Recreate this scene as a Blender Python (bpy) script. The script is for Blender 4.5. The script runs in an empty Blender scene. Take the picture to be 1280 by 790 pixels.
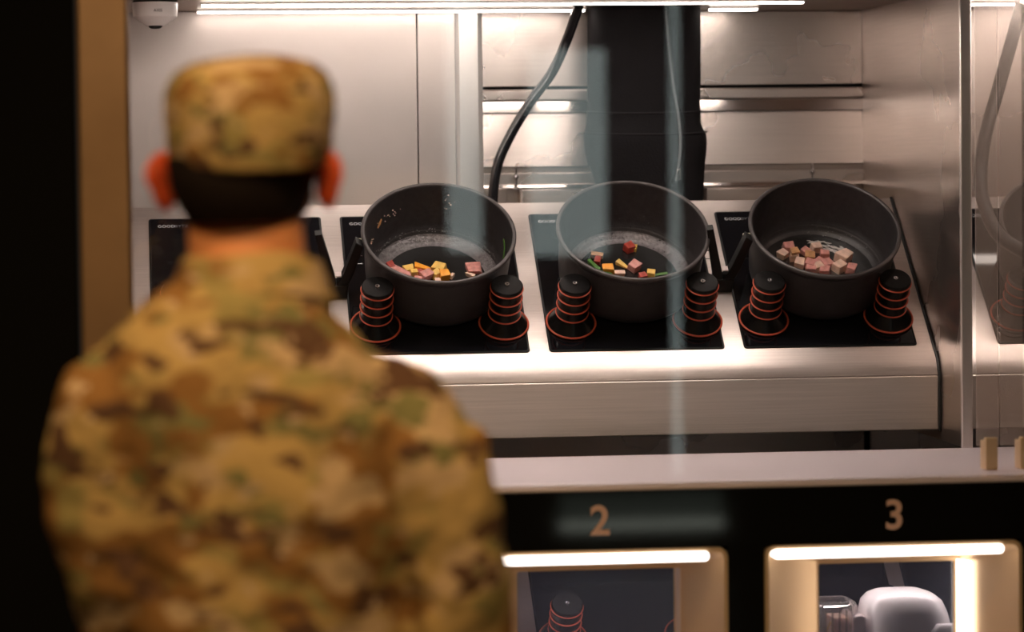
import bpy, bmesh, math, random
from mathutils import Vector, Matrix, noise
random.seed(7)
PI = math.pi
SC = bpy.context.scene
COL = SC.collection
# ---------------------------------------------------------------- camera
cd = bpy.data.cameras.new('camera'); cam = bpy.data.objects.new('camera', cd); COL.objects.link(cam)
SC.camera = cam
F = Vector((0.11700606, 0.99206143, -0.04608367)); R = Vector((0.99299379, -0.11763573, -0.01118787)); U = Vector((0.01652014, 0.04445175, 0.99887493))
cam.matrix_world = Matrix(((R.x, U.x, -F.x, 0), (R.y, U.y, -F.y, 0), (R.z, U.z, -F.z, 1.62), (0, 0, 0, 1)))
cd.sensor_width = 36; cd.lens = 113.8; cd.clip_end = 60; cd.clip_start = .05
cd.dof.use_dof = True; cd.dof.focus_distance = 5.75; cd.dof.aperture_fstop = 2.5
# ---------------------------------------------------------------- world, exposure
w = bpy.data.worlds.new('world'); SC.world = w; w.use_nodes = True
w.node_tree.nodes['Background'].inputs[0].default_value = (.9, .75, .62, 1)
w.node_tree.nodes['Background'].inputs[1].default_value = .015
SC.view_settings.view_transform = 'Standard'; SC.view_settings.look = 'None'
SC.view_settings.exposure = 0.0; SC.view_settings.gamma = 1; SC.view_settings.use_curve_mapping = False
LED_CEIL = 15.0
LED_FRONT_ADDED = 33.0        # strip lights under the bay ceiling; the front ones are added for brightness
LED_HATCH = 4.2       # lit edges of the hatches
LED_LOWER_ADDED = 28.0  # unseen lamp added to light the lower bay
HALL_SPOT = 92.0       # ceiling downlights of the hall (W)
LEDC = (1.0, .86, .78)
# ---------------------------------------------------------------- materials
def new_mat(name):
    m = bpy.data.materials.new(name); m.use_nodes = True
    return m, m.node_tree, m.node_tree.nodes['Principled BSDF']
def pbr(name, col, rough=.5, metal=0, spec=.5, coat=0, bump=0, bscale=200, var=0, vscale=30, stretch=(1, 1, 1), sss=0, trans=0):
    m, nt, b = new_mat(name); N = nt.nodes; L = nt.links
    b.inputs['Base Color'].default_value = (*col, 1); b.inputs['Roughness'].default_value = rough
    b.inputs['Metallic'].default_value = metal; b.inputs['Specular IOR Level'].default_value = spec
    b.inputs['Coat Weight'].default_value = coat
    if trans: b.inputs['Transmission Weight'].default_value = trans
    if sss:
        b.inputs['Subsurface Weight'].default_value = sss; b.inputs['Subsurface Radius'].default_value = (.02, .006, .003); b.inputs['Subsurface Scale'].default_value = 1
    tc = N.new('ShaderNodeTexCoord'); mp = N.new('ShaderNodeMapping'); mp.inputs['Scale'].default_value = stretch
    L.new(tc.outputs['Object'], mp.inputs[0])
    if bump:
        n = N.new('ShaderNodeTexNoise'); n.inputs['Scale'].default_value = bscale; n.inputs['Detail'].default_value = 3
        bp = N.new('ShaderNodeBump'); bp.inputs['Strength'].default_value = bump; bp.inputs['Distance'].default_value = .002
        L.new(mp.outputs[0], n.inputs[0]); L.new(n.outputs[0], bp.inputs['Height']); L.new(bp.outputs[0], b.inputs['Normal'])
    if var:
        n2 = N.new('ShaderNodeTexNoise'); n2.inputs['Scale'].default_value = vscale; n2.inputs['Detail'].default_value = 5
        cr = N.new('ShaderNodeMapRange'); cr.inputs[1].default_value = .3; cr.inputs[2].default_value = .7; cr.inputs[3].default_value = 1 - var; cr.inputs[4].default_value = 1 + var
        mx = N.new('ShaderNodeVectorMath'); mx.operation = 'SCALE'; mx.inputs[0].default_value = col
        L.new(mp.outputs[0], n2.inputs[0]); L.new(n2.outputs[0], cr.inputs[0]); L.new(cr.outputs[0], mx.inputs['Scale']); L.new(mx.outputs[0], b.inputs['Base Color'])
    return m
def steel(name, col=(.74, .67, .63), rough=.34, metal=1.0, stretch=(1, 60, 60), var=.07):
    m, nt, b = new_mat(name); N = nt.nodes; L = nt.links
    b.inputs['Metallic'].default_value = metal
    tc = N.new('ShaderNodeTexCoord'); mp = N.new('ShaderNodeMapping'); mp.inputs['Scale'].default_value = stretch
    n = N.new('ShaderNodeTexNoise'); n.inputs['Scale'].default_value = 6; n.inputs['Detail'].default_value = 6
    n2 = N.new('ShaderNodeTexNoise'); n2.inputs['Scale'].default_value = 3.2; n2.inputs['Detail'].default_value = 4
    L.new(tc.outputs['Object'], mp.inputs[0]); L.new(mp.outputs[0], n.inputs[0]); L.new(tc.outputs['Object'], n2.inputs[0])
    mr = N.new('ShaderNodeMapRange'); mr.inputs[1].default_value = .3; mr.inputs[2].default_value = .7; mr.inputs[3].default_value = rough * .85; mr.inputs[4].default_value = rough * 1.2
    L.new(n2.outputs[0], mr.inputs[0]); L.new(mr.outputs[0], b.inputs['Roughness'])
    cr = N.new('ShaderNodeMapRange'); cr.inputs[1].default_value = .3; cr.inputs[2].default_value = .7; cr.inputs[3].default_value = 1 - var; cr.inputs[4].default_value = 1 + var
    sc = N.new('ShaderNodeVectorMath'); sc.operation = 'SCALE'; sc.inputs[0].default_value = col
    L.new(n.outputs[0], cr.inputs[0]); L.new(cr.outputs[0], sc.inputs['Scale']); L.new(sc.outputs[0], b.inputs['Base Color'])
    bp = N.new('ShaderNodeBump'); bp.inputs['Strength'].default_value = .12; bp.inputs['Distance'].default_value = .001
    L.new(n.outputs[0], bp.inputs['Height']); L.new(bp.outputs[0], b.inputs['Normal'])
    return m
def emit(name, col, s):
    m = bpy.data.materials.new(name); m.use_nodes = True; nt = m.node_tree; nt.nodes.clear()
    e = nt.nodes.new('ShaderNodeEmission'); o = nt.nodes.new('ShaderNodeOutputMaterial')
    e.inputs[0].default_value = (*col, 1); e.inputs[1].default_value = s; nt.links.new(e.outputs[0], o.inputs[0])
    return m
def pane(name, tint=(.96, .99, .98), haze=0, hazecol=(.8, .7, .68), gloss=1.0):
    m = bpy.data.materials.new(name); m.use_nodes = True; nt = m.node_tree; nt.nodes.clear(); N = nt.nodes; L = nt.links
    o = N.new('ShaderNodeOutputMaterial'); t = N.new('ShaderNodeBsdfTransparent'); t.inputs[0].default_value = (*tint, 1)
    g = N.new('ShaderNodeBsdfGlossy'); g.inputs['Roughness'].default_value = .0; g.inputs[0].default_value = (gloss, gloss, gloss, 1)
    fr = N.new('ShaderNodeFresnel'); fr.inputs[0].default_value = 1.5
    mx = N.new('ShaderNodeMixShader'); L.new(fr.outputs[0], mx.inputs[0]); L.new(t.outputs[0], mx.inputs[1]); L.new(g.outputs[0], mx.inputs[2])
    out = mx
    if haze:
        d = N.new('ShaderNodeBsdfTranslucent'); d.inputs[0].default_value = (*hazecol, 1)
        d2 = N.new('ShaderNodeBsdfDiffuse'); d2.inputs[0].default_value = (*hazecol, 1)
        a = N.new('ShaderNodeAddShader'); L.new(d.outputs[0], a.inputs[0]); L.new(d2.outputs[0], a.inputs[1])
        m2 = N.new('ShaderNodeMixShader'); m2.inputs[0].default_value = haze; L.new(mx.outputs[0], m2.inputs[1]); L.new(a.outputs[0], m2.inputs[2]); out = m2
    L.new(out.outputs[0], o.inputs[0])
    return m
def camo(name, scale=1.0):
    m, nt, b = new_mat(name); N = nt.nodes; L = nt.links
    b.inputs['Roughness'].default_value = .9; b.inputs['Specular IOR Level'].default_value = .15
    tc = N.new('ShaderNodeTexCoord'); mp = N.new('ShaderNodeMapping'); mp.inputs['Scale'].default_value = (1.25, 1.25, 2.1)
    L.new(tc.outputs['Object'], mp.inputs[0])
    prev = None
    cols = [((.52, .35, .135), None, None), ((.34, .27, .10), 12, .555), ((.29, .145, .045), 8.5, .53), ((.60, .42, .24), 11, .585), ((.22, .20, .08), 15, .61), ((.12, .062, .035), 16, .60), ((.60, .43, .27), 26, .66)]
    for i, (c, s, th) in enumerate(cols):
        if s is None:
            prev = N.new('ShaderNodeRGB'); prev.outputs[0].default_value = (*c, 1); continue
        n = N.new('ShaderNodeTexNoise'); n.noise_dimensions = '4D'; n.inputs['W'].default_value = i * 7.3
        n.inputs['Scale'].default_value = s * scale; n.inputs['Detail'].default_value = 2.5; n.inputs['Roughness'].default_value = .5
        L.new(mp.outputs[0], n.inputs['Vector'])
        r = N.new('ShaderNodeMapRange'); r.inputs[1].default_value = th - .02; r.inputs[2].default_value = th + .02
        L.new(n.outputs[0], r.inputs[0])
        mx = N.new('ShaderNodeMixRGB'); L.new(r.outputs[0], mx.inputs[0]); L.new(prev.outputs[0], mx.inputs[1]); mx.inputs[2].default_value = (*c, 1); prev = mx
    L.new(prev.outputs[0], b.inputs['Base Color'])
    w_ = N.new('ShaderNodeTexNoise'); w_.inputs['Scale'].default_value = 400
    bp = N.new('ShaderNodeBump'); bp.inputs['Strength'].default_value = .3; bp.inputs['Distance'].default_value = .001
    L.new(mp.outputs[0], w_.inputs[0]); L.new(w_.outputs[0], bp.inputs['Height']); L.new(bp.outputs[0], b.inputs['Normal'])
    return m
M = dict(
    deck=steel('deck_steel', (.58, .50, .465), .34, .78),
    front=steel('front_steel', (.76, .68, .63), .34, .7, (1, 80, 80)),
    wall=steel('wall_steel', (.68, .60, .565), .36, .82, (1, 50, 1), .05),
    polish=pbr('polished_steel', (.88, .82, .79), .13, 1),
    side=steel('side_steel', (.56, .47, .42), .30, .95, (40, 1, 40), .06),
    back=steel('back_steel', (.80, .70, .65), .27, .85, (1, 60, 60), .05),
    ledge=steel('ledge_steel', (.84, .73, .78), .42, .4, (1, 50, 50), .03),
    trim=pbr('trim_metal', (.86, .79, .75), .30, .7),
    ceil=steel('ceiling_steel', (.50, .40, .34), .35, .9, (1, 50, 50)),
    glass=pbr('hob_glass', (.006, .006, .008), .05, 0, .5),
    hobedge=pbr('hob_edge', (.02, .02, .02), .3, .6),
    post=pbr('post_black', (.024, .022, .022), .24, .7),
    orange=pbr('ring_orange', (.58, .095, .045), .5),
    pot=pbr('pot_anthracite', (.036, .031, .031), .42, .25, .5, bump=.25, bscale=500, var=.15, vscale=60),
    rim=pbr('pot_rim', (.075, .065, .065), .38, .5, .5, bump=.2, bscale=600),
    nonstick=pbr('nonstick', (.028, .024, .025), .36, .1, .5, bump=.25, bscale=500, var=.25, vscale=90),
    fillet=pbr('nonstick_lit', (.13, .115, .12), .32, .3, .5, bump=.6, bscale=260, var=.4, vscale=160),  # lighter grey paints the light caught by the rounded corner
    oil=pbr('oil', (.012, .011, .011), .03, 0, .6, bump=.25, bscale=40),
    gloss=pbr('oil_highlight', (.75, .72, .70), .12, .3, .9),  # pale colour standing in for highlights on the oil
    oilwet=pbr('oil_wet', (.014, .012, .012), .06, 0, 1, coat=1, bump=1.0, bscale=70),
    drop=pbr('droplet', (.40, .38, .38), .08, .4, .8),
    chrome=pbr('chrome', (.8, .78, .78), .12, 1),
    cream=pbr('cream_plastic', (.75, .68, .52), .4),
    logo=pbr('logo_print', (.55, .55, .56), .5), logodim=pbr('logo_print_dim', (.10, .10, .11), .5),
    bracket=pbr('bracket_black', (.016, .015, .015), .38, .3, bump=.1, bscale=400),
    fabric=pbr('black_fabric', (.011, .0095, .011), .8, 0, .2, bump=.5, bscale=260, var=.2, vscale=14),
    seam=pbr('seam_fabric', (.024, .022, .024), .7, 0, .2),
    zip=pbr('zip_teeth', (.34, .34, .35), .4, .4),
    hose=pbr('hose_rubber', (.014, .013, .016), .18, 0, .8, coat=.4),
    white=pbr('white_plastic', (.82, .76, .74), .28, 0, .5, coat=.3),
    lens=pbr('lens_black', (.01, .01, .01), .08),
    print=pbr('print_grey', (.16, .14, .14), .5),
    black=pbr('gloss_black', (.006, .006, .006), .04, 0, .5),
    matt=pbr('matt_black', (.002, .0018, .0016), .8, 0, .1),
    numeral=pbr('numeral_pink', (.70, .47, .41), .6),
    bronze=pbr('champagne_metal', (.80, .57, .34), .40, .5, bump=.05, bscale=500),
    tan=pbr('tan_post_metal', (.52, .33, .19), .34, .75, bump=.1, bscale=20, var=.12, vscale=6),
    seal=pbr('rubber_seal', (.014, .013, .013), .5),
    pale=pbr('pale_strip', (.72, .60, .58), .4, .3),
    clear=pane('clear_box', (.80, .78, .76), .08, (.7, .68, .66)),
    glasspane=pane('front_glass', (.97, .985, .98)),
    hatchglass=pane('hatch_glass', (.92, .93, .97), .05, (.30, .32, .44)),
    hazeglass=pane('haze_glass', (.95, .93, .92), .16, (.72, .64, .60)),
    led=emit('led_ceiling', LEDC, LED_CEIL), ledf=emit('led_front_added', LEDC, LED_FRONT_ADDED), ledh=emit('led_hatch', (1, .88, .78), LED_HATCH), ledl=emit('led_lower_added', (1, .86, .80), LED_LOWER_ADDED),
    skin=pbr('skin', (.78, .32, .13), .5, 0, .4, sss=.25), ear=pbr('ear_skin_backlit', (.95, .13, .04), .5, 0, .4, sss=.6),  # ear red has the bay light shining through put into the colour
    hair=pbr('hair', (.014, .008, .006), .8, 0, .2, bump=.8, bscale=300, stretch=(1, 1, .2)),
    eye=pbr('eye_white', (.8, .78, .75), .2), lip=pbr('lip', (.5, .18, .13), .5),
    camo=camo('camouflage', .85), camocap=camo('camouflage_cap', 1.35), boot=pbr('boot_suede', (.22, .13, .06), .85), sole=pbr('boot_sole', (.03, .025, .02), .8),
    hallwall=pbr('hall_wall', (.06, .045, .035), .8, var=.2, vscale=2), hallfloor=pbr('hall_floor', (.10, .075, .055), .35, var=.2, vscale=3), hallceil=pbr('hall_ceiling', (.05, .04, .033), .8),
    glow=emit('low_glow', (.75, .80, .68), 4.0), dimglow=emit('dim_glow', (.5, .6, .5), .45), daylight=emit('daylight_glass', (.62, .72, .70), 2.2), downlight=emit('downlight_glow', (1, .74, .46), 12),
    ham=pbr('ham_pink', (.62, .27, .24), .35, bump=.5, bscale=120, var=.28, vscale=110, sss=.1), ham2=pbr('ham_pale', (.74, .50, .40), .35, bump=.5, bscale=120, var=.22, vscale=90, sss=.1),
    tanmeat=pbr('browned_meat', (.50, .26, .12), .35, bump=.5, bscale=120, var=.4, vscale=100), red=pbr('sausage_red', (.40, .05, .035), .3, bump=.5, bscale=120, var=.35, vscale=120),
    yellow=pbr('potato_yellow', (.80, .50, .12), .35, bump=.3, bscale=120, var=.12, vscale=90), orangef=pbr('squash_orange', (.85, .34, .03), .35, bump=.3, bscale=120, var=.1, vscale=80),
    green=pbr('green_bean', (.07, .17, .03), .3, bump=.3, bscale=90, var=.3, vscale=80),
)
# ---------------------------------------------------------------- mesh builder
class MB:
    def __init__(s): s.v = []; s.f = []
    def add(s, vs, fs):
        o = len(s.v); s.v += [Vector(v) for v in vs]; s.f += [tuple(i + o for i in f) for f in fs]; return s
    def box(s, a, b, mat=None):
        x0, y0, z0 = a; x1, y1, z1 = b
        vs = [Vector(p) for p in ((x0, y0, z0), (x1, y0, z0), (x1, y1, z0), (x0, y1, z0), (x0, y0, z1), (x1, y0, z1), (x1, y1, z1), (x0, y1, z1))]
        if mat: vs = [mat @ v for v in vs]
        return s.add(vs, [(0, 3, 2, 1), (4, 5, 6, 7), (0, 1, 5, 4), (1, 2, 6, 5), (2, 3, 7, 6), (3, 0, 4, 7)])
    def prism(s, pts, z0, z1, f=lambda x, y, z: (x, y, z)):
        n = len(pts)
        s.add([f(x, y, z0) for x, y in pts] + [f(x, y, z1) for x, y in pts], [tuple(range(n - 1, -1, -1)), tuple(range(n, 2 * n))] + [(i, (i + 1) % n, n + (i + 1) % n, n + i) for i in range(n)])
        return s
    def lathe(s, prof, n=48, closed=False, c=(0, 0, 0)):
        vs = []; fs = []; m = len(prof)
        for r, z in prof:
            for k in range(n):
                a = 2 * PI * k / n; vs.append((c[0] + r * math.cos(a), c[1] + r * math.sin(a), c[2] + z))
        for j in range(m if closed else m - 1):
            for k in range(n):
                a, b = j * n, ((j + 1) % m) * n; fs.append((a + k, a + (k + 1) % n, b + (k + 1) % n, b + k))
        if not closed: fs += [tuple(range(n - 1, -1, -1)), tuple((m - 1) * n + k for k in range(n))]
        return s.add(vs, fs)
    def torus(s, R_, r, z=0, n=48, q=8):
        return s.lathe([(R_ + r * math.cos(2 * PI * k / q), z + r * math.sin(2 * PI * k / q)) for k in range(q)], n, True)
    def loft(s, rings, cap=True):
        n = len(rings[0]); vs = [p for r in rings for p in r]; fs = []
        for j in range(len(rings) - 1):
            for k in range(n): fs.append((j * n + k, j * n + (k + 1) % n, (j + 1) * n + (k + 1) % n, (j + 1) * n + k))
        if cap: fs += [tuple(range(n - 1, -1, -1)), tuple((len(rings) - 1) * n + k for k in range(n))]
        return s.add(vs, fs)
    def tube(s, pts, rad, n=14, ends=False, ell=1.0):
        pts = [Vector(p) for p in pts]; rad = rad if isinstance(rad, (list, tuple)) else [rad] * len(pts)
        if ends:   # rounded ends
            d0 = (pts[0] - pts[1]).normalized(); d1 = (pts[-1] - pts[-2]).normalized(); a, b = rad[0], rad[-1]; p0, p1 = pts[0].copy(), pts[-1].copy()
            pts = [p0 + d0 * a * .98, p0 + d0 * a * .8, p0 + d0 * a * .4] + pts + [p1 + d1 * b * .4, p1 + d1 * b * .8, p1 + d1 * b * .98]
            rad = [a * .2, a * .6, a * .92] + list(rad) + [b * .92, b * .6, b * .2]
        rings = []; up = None
        for i, p in enumerate(pts):
            t = (pts[min(i + 1, len(pts) - 1)] - pts[max(i - 1, 0)]).normalized()
            if up is None: up = Vector((0, 0, 1)) if abs(t.z) < .9 else Vector((0, 1, 0))
            x = t.cross(up).normalized(); up = x.cross(t).normalized()
            rings.append([p + (x * math.cos(2 * PI * k / n) + up * math.sin(2 * PI * k / n) * ell) * rad[i] for k in range(n)])
        return s.loft(rings)
    def mesh(s, name, mat, sharp=35):
        me = bpy.data.meshes.new(name); me.from_pydata([tuple(v) for v in s.v], [], s.f)
        bm = bmesh.new(); bm.from_mesh(me); bmesh.ops.recalc_face_normals(bm, faces=bm.faces)
        for f in bm.faces: f.smooth = True
        for e in bm.edges:
            if len(e.link_faces) == 2 and e.calc_face_angle(0) > math.radians(sharp): e.smooth = False
        bm.to_mesh(me); bm.free(); me.materials.append(M[mat]); return me
    def build(s, name, mat, parent=None, bevel=0, sharp=35, mx=None, segs=2):
        o = bpy.data.objects.new(name, s.mesh(name, mat, sharp)); COL.objects.link(o)
        if parent: o.parent = parent
        if mx is not None: o.matrix_world = mx
        if bevel:
            b = o.modifiers.new('bevel', 'BEVEL'); b.width = bevel; b.segments = segs; b.limit_method = 'ANGLE'; b.angle_limit = math.radians(40)
        return o
def tag(o, label=None, cat=None, group=None, kind=None):
    for k, v in (('label', label), ('category', cat), ('group', group), ('kind', kind)):
        if v: o[k] = v
    return o
def empty(name, mx, label=None, cat=None, group=None, kind=None):
    o = bpy.data.objects.new(name, None); COL.objects.link(o); o.empty_display_size = .05; o.matrix_world = mx
    return tag(o, label, cat, group, kind)
def T_(x, y, z): return Matrix.Translation((x, y, z))
def struct(mb, name, mat, bevel=0, parent=None):
    o = mb.build(name, mat, parent, bevel)
    if not parent: o['kind'] = 'structure'
    return o
def spline(pts, n=8):
    P = [Vector(p) for p in pts]; P = [P[0] * 2 - P[1]] + P + [P[-1] * 2 - P[-2]]; out = []
    for i in range(1, len(P) - 2):
        for k in range(n):
            t = k / n; a, b, c, d = P[i - 1:i + 3]
            out.append(.5 * ((2 * b) + (c - a) * t + (2 * a - 5 * b + 4 * c - d) * t * t + (3 * b - a - 3 * c + d) * t ** 3))
    out.append(P[-2]); return out
def text_obj(name, txt, size, mat, parent, mx, extrude=.0004, bold=0, align='CENTER', space=1.0):
    cu = bpy.data.curves.new(name, 'FONT'); cu.body = txt; cu.size = size; cu.extrude = extrude; cu.offset = bold; cu.align_x = align; cu.align_y = 'CENTER'; cu.space_character = space
    tmp = bpy.data.objects.new(name + '_tmp', cu); me = bpy.data.meshes.new_from_object(tmp); bpy.data.objects.remove(tmp); bpy.data.curves.remove(cu)
    me.name = name; me.materials.append(M[mat]); o = bpy.data.objects.new(name, me); COL.objects.link(o)
    if parent: o.parent = parent
    o.matrix_world = mx if parent is None else mx
    if parent: o.matrix_parent_inverse = Matrix.Identity(4); o.matrix_local = mx
    return o
# ---------------------------------------------------------------- tilted plane of a range
TILT = .6862; ct, st = math.cos(TILT), math.sin(TILT)
def pmx(u, v, h=0, o=(.0353, 5.9662, 1.5301), spin=0):
    p = Vector(o) + Vector((u, 0, 0)) + Vector((0, -ct, -st)) * v + Vector((0, -st, ct)) * h
    return Matrix.Translation(p) @ Matrix.Rotation(TILT, 4, 'X') @ Matrix.Rotation(spin, 4, 'Z')
UP = (.0353, 5.9662, 1.5301); LOW = (.0153, 5.9662, .9621); NB = (1.5493, 5.9662, 1.5301)
# ================================================================= SETTING: the hall
struct(MB().box((-4, -3, -.1), (5, 6.6, 0)), 'floor', 'hallfloor')
struct(MB().box((-4, -3.1, 3.2), (5, 6.6, 3.3)), 'ceiling', 'hallceil')
struct(MB().box((-4.1, -3, 0), (-4, 6.6, 3.2)), 'wall_left', 'hallwall')
struct(MB().box((5, -3, 0), (5.1, 6.6, 3.2)), 'wall_right', 'hallwall')
struct(MB().box((-4, 4.62, 0), (-.075, 4.74, 3.2)), 'wall_front', 'matt')
struct(MB().box((2.02, 4.91, 0), (5, 5.0, 3.2)), 'wall_front_right', 'matt')
# hall back wall with narrow tall windows (their daylight is what the glass front mirrors)
WIN = [(1.255, 1.42, 1.27, 2.45), (1.585, 1.925, 1.25, 2.10), (2.16, 2.225, .35, 2.6)]
bw = MB(); xs = -4
for x0, x1, z0, z1 in WIN:
    bw.box((xs, -3.1, 0), (x0, -3, 3.2)); bw.box((x0, -3.1, 0), (x1, -3, z0)); bw.box((x0, -3.1, z1), (x1, -3, 3.2)); xs = x1
bw.box((xs, -3.1, 0), (5, -3, 3.2))
struct(bw, 'wall_back', 'hallwall')
for i, (x0, x1, z0, z1) in enumerate(WIN):
    e = empty('window_%d' % (i + 1), T_(x0, -3, z0), kind='structure')
    fr = MB(); t = .012
    fr.box((0, -.04, 0), (t, .01, z1 - z0)).box((x1 - x0 - t, -.04, 0), (x1 - x0, .01, z1 - z0)).box((t, -.04, 0), (x1 - x0 - t, .01, t)).box((t, -.04, z1 - z0 - t), (x1 - x0 - t, .01, z1 - z0))
    fr.build('window_frame', 'matt', e)
    MB().box((t, -.03, t), (x1 - x0 - t, -.02, z1 - z0 - t)).build('window_pane', 'daylight', e)
e = empty('reflection_panel', T_(1.67, -2.995, .15), 'made-up low glowing panel on the hall back wall, mirrored in the fascia', 'light')  # invented glow, placed so the fascia shows a reflection
MB().box((0, 0, 0), (.70, .03, .17)).build('casing', 'matt', e, .004)
MB().box((.02, .030, .055), (.68, .033, .16)).build('dim_glow_face', 'dimglow', e)
MB().box((.02, .030, .018), (.68, .036, .045)).build('glow_strip', 'glow', e)
# downlights
for i, (x, y, pw) in enumerate(((-.75, 2.7, 1.0), (.55, 2.35, 1.15), (-.2, .9, .8), (1.5, 1.5, .35))):
    e = empty('downlight', T_(x, y, 3.2), ['round ceiling downlight above and left behind the soldier', 'round ceiling downlight nearest above the soldier', 'round ceiling downlight over the camera side of the hall', 'round ceiling downlight at the right side of the hall'][i], 'light', 'hall ceiling downlights')
    MB().lathe([(.07, 0), (.09, 0), (.09, -.012), (.075, -.02), (.07, -.02)], 32, True).build('trim_ring', 'trim', e)
    MB().lathe([(.069, -.004), (.069, -.008)], 32).build('diffuser', 'downlight', e)
    ld = bpy.data.lights.new('downlight_lamp', 'SPOT'); ld.energy = HALL_SPOT * pw; ld.color = (1, .66, .33); ld.spot_size = math.radians(80); ld.spot_blend = .9; ld.shadow_soft_size = .09
    lo = bpy.data.objects.new('lamp', ld); COL.objects.link(lo); lo.parent = e; lo.location = (0, 0, -.04)
    tgt = Vector((.14, 3.5, 1.4)) - Vector((x, y, 3.16)); lo.rotation_euler = tgt.to_track_quat('-Z', 'Y').to_euler() if i < 3 else (0, 0, 0)
# ================================================================= SETTING: the bay shell
XL, XR, XN = .0, 1.433, 2.02
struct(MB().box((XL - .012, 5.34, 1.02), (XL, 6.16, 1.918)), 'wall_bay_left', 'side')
lp = struct(MB().box((XL, 6.15, 1.02), (.548, 6.16, 1.918)), 'wall_back_left', 'wall', .0008)
struct(MB().box((.5505, 6.15, 1.02), (.622, 6.16, 1.918)), 'wall_back_joint', 'wall', .0008)
# rounded bright corner post between plain panel and recess
cp = MB(); pts = [(.6225, 6.158), (.6225, 6.140), (.628, 6.134), (.648, 6.134), (.664, 6.138), (.674, 6.150), (.676, 6.24), (.668, 6.24), (.664, 6.158)]
cp.prism(pts, 1.02, 1.918); struct(cp, 'trim_1', 'trim')
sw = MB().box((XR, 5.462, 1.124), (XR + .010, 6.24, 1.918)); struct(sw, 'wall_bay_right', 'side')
struct(MB().box((XR - .009, 5.452, 1.124), (XR + .011, 5.462, 1.918)), 'trim_2', 'trim', .002)
# recess: stepped back wall
def recess(x0, x1, nm):
    e = empty(nm, T_(x0, 6.24, 1.5), kind='structure'); w_ = x1 - x0
    MB().box((0, 0, .275), (w_, .012, .418)).build('upper_panel', 'back', e, .001)
    MB().box((0, .003, .268), (w_, .014, .2745)).build('shadow_gap', 'matt', e)
    MB().box((0, -.012, .247), (w_, .012, .2688)).build('shelf_lip', 'back', e, .003)
    sl = MB(); sl.prism([(-.004, .2465), (-.008, .2245), (.014, .2238), (.014, .2465)], 0, w_, lambda a, b, z: (z, a, b)); sl.build('bright_ledge', 'polish', e)
    MB().prism([(.004, .2235), (-.007, .120), (.012, .120), (.012, .2235)], 0, w_, lambda a, b, z: (z, a, b)).build('lower_panel', 'back', e)
    MB().box((0, .001, .1085), (w_, .008, .119)).build('dark_rail', 'side', e)
    MB().box((0, -.012, .084), (w_, .008, .108)).build('front_rail', 'back', e, .002)
    MB().prism([(-.0165, .0838), (-.018, .0795), (.006, .0795), (.006, .0838)], 0, w_, lambda a, b, z: (z, a, b)).build('rail_edge', 'polish', e)
    MB().box((0, .004, -.45), (w_, .012, .079)).build('base_panel', 'side', e)
    return e
r1 = recess(.676, XR, 'wall_back_right')
MB().box((.0, -.03, .012), (.05, .003, .078)).build('service_box', 'side', r1, .002)
MB().box((.075, -.03, .012), (.20, .003, .076)).build('service_box', 'back', r1, .002)
MB().box((.40, -.03, .012), (.425, .003, .076)).build('service_box', 'side', r1, .002)
MB().box((.440, -.03, .012), (.60, .003, .074)).build('service_box', 'back', r1, .002)
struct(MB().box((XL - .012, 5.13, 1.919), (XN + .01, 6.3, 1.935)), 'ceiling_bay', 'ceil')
struct(MB().box((-.075, 5.10, 1.919), (XN + .02, 5.13, 3.2)), 'wall_header', 'matt')
# neighbouring bay
struct(MB().box((XR + .011, 6.23, 1.02), (XN, 6.24, 1.918)), 'wall_neighbour_back', 'back')
struct(MB().box((XN, 5.13, 0), (XN + .012, 6.3, 1.918)), 'wall_neighbour_right', 'side')
struct(MB().box((XL - .012, 6.262, 0), (XN, 6.28, 1.918)), 'wall_bay_rear', 'matt')
struct(MB().box((XL - .012, 5.13, .0), (XL - .001, 6.262, 1.019)), 'wall_lower_left', 'matt')
# added black plate under the trench, stops light from the lower bay leaking
struct(MB().box((XL, 5.11, 1.00), (XN, 5.60, 1.006)), 'light_block', 'matt')
# lamps
def strip(x0, x1, y, label, hw=.0085, lm='led'):
    e = empty('strip_light', T_(x0, y, 1.9185), label, 'light', 'strip lights under the bay ceiling')
    MB().box((0, -hw - .0015, -.004), (x1 - x0, hw + .0015, 0)).build('housing', 'trim', e)
    MB().box((.002, -hw, -.0075), (x1 - x0 - .002, hw, -.004)).build('diffuser', lm, e)
strip(.133, 1.229, 5.82, 'long glowing strip light running unbroken across the bay ceiling, nearer of the two')
strip(.131, .862, 6.072, 'glowing strip light along the back wall, left of the hanging black sleeve')
strip(1.098, 1.193, 6.072, 'short glowing strip light along the back wall, right of the hanging black sleeve')
strip(.05, 1.25, 5.46, 'added unseen wide strip light at the very front of the bay ceiling', .024, 'ledf')  # added above the view to brighten the deck
strip(1.47, 1.98, 5.50, 'added unseen wide strip light at the front of the neighbouring bay ceiling', .02, 'ledf')  # added to brighten the neighbouring bay
strip(1.47, 2.0, 5.93, 'glowing strip light in the neighbouring bay at the right edge')
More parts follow.
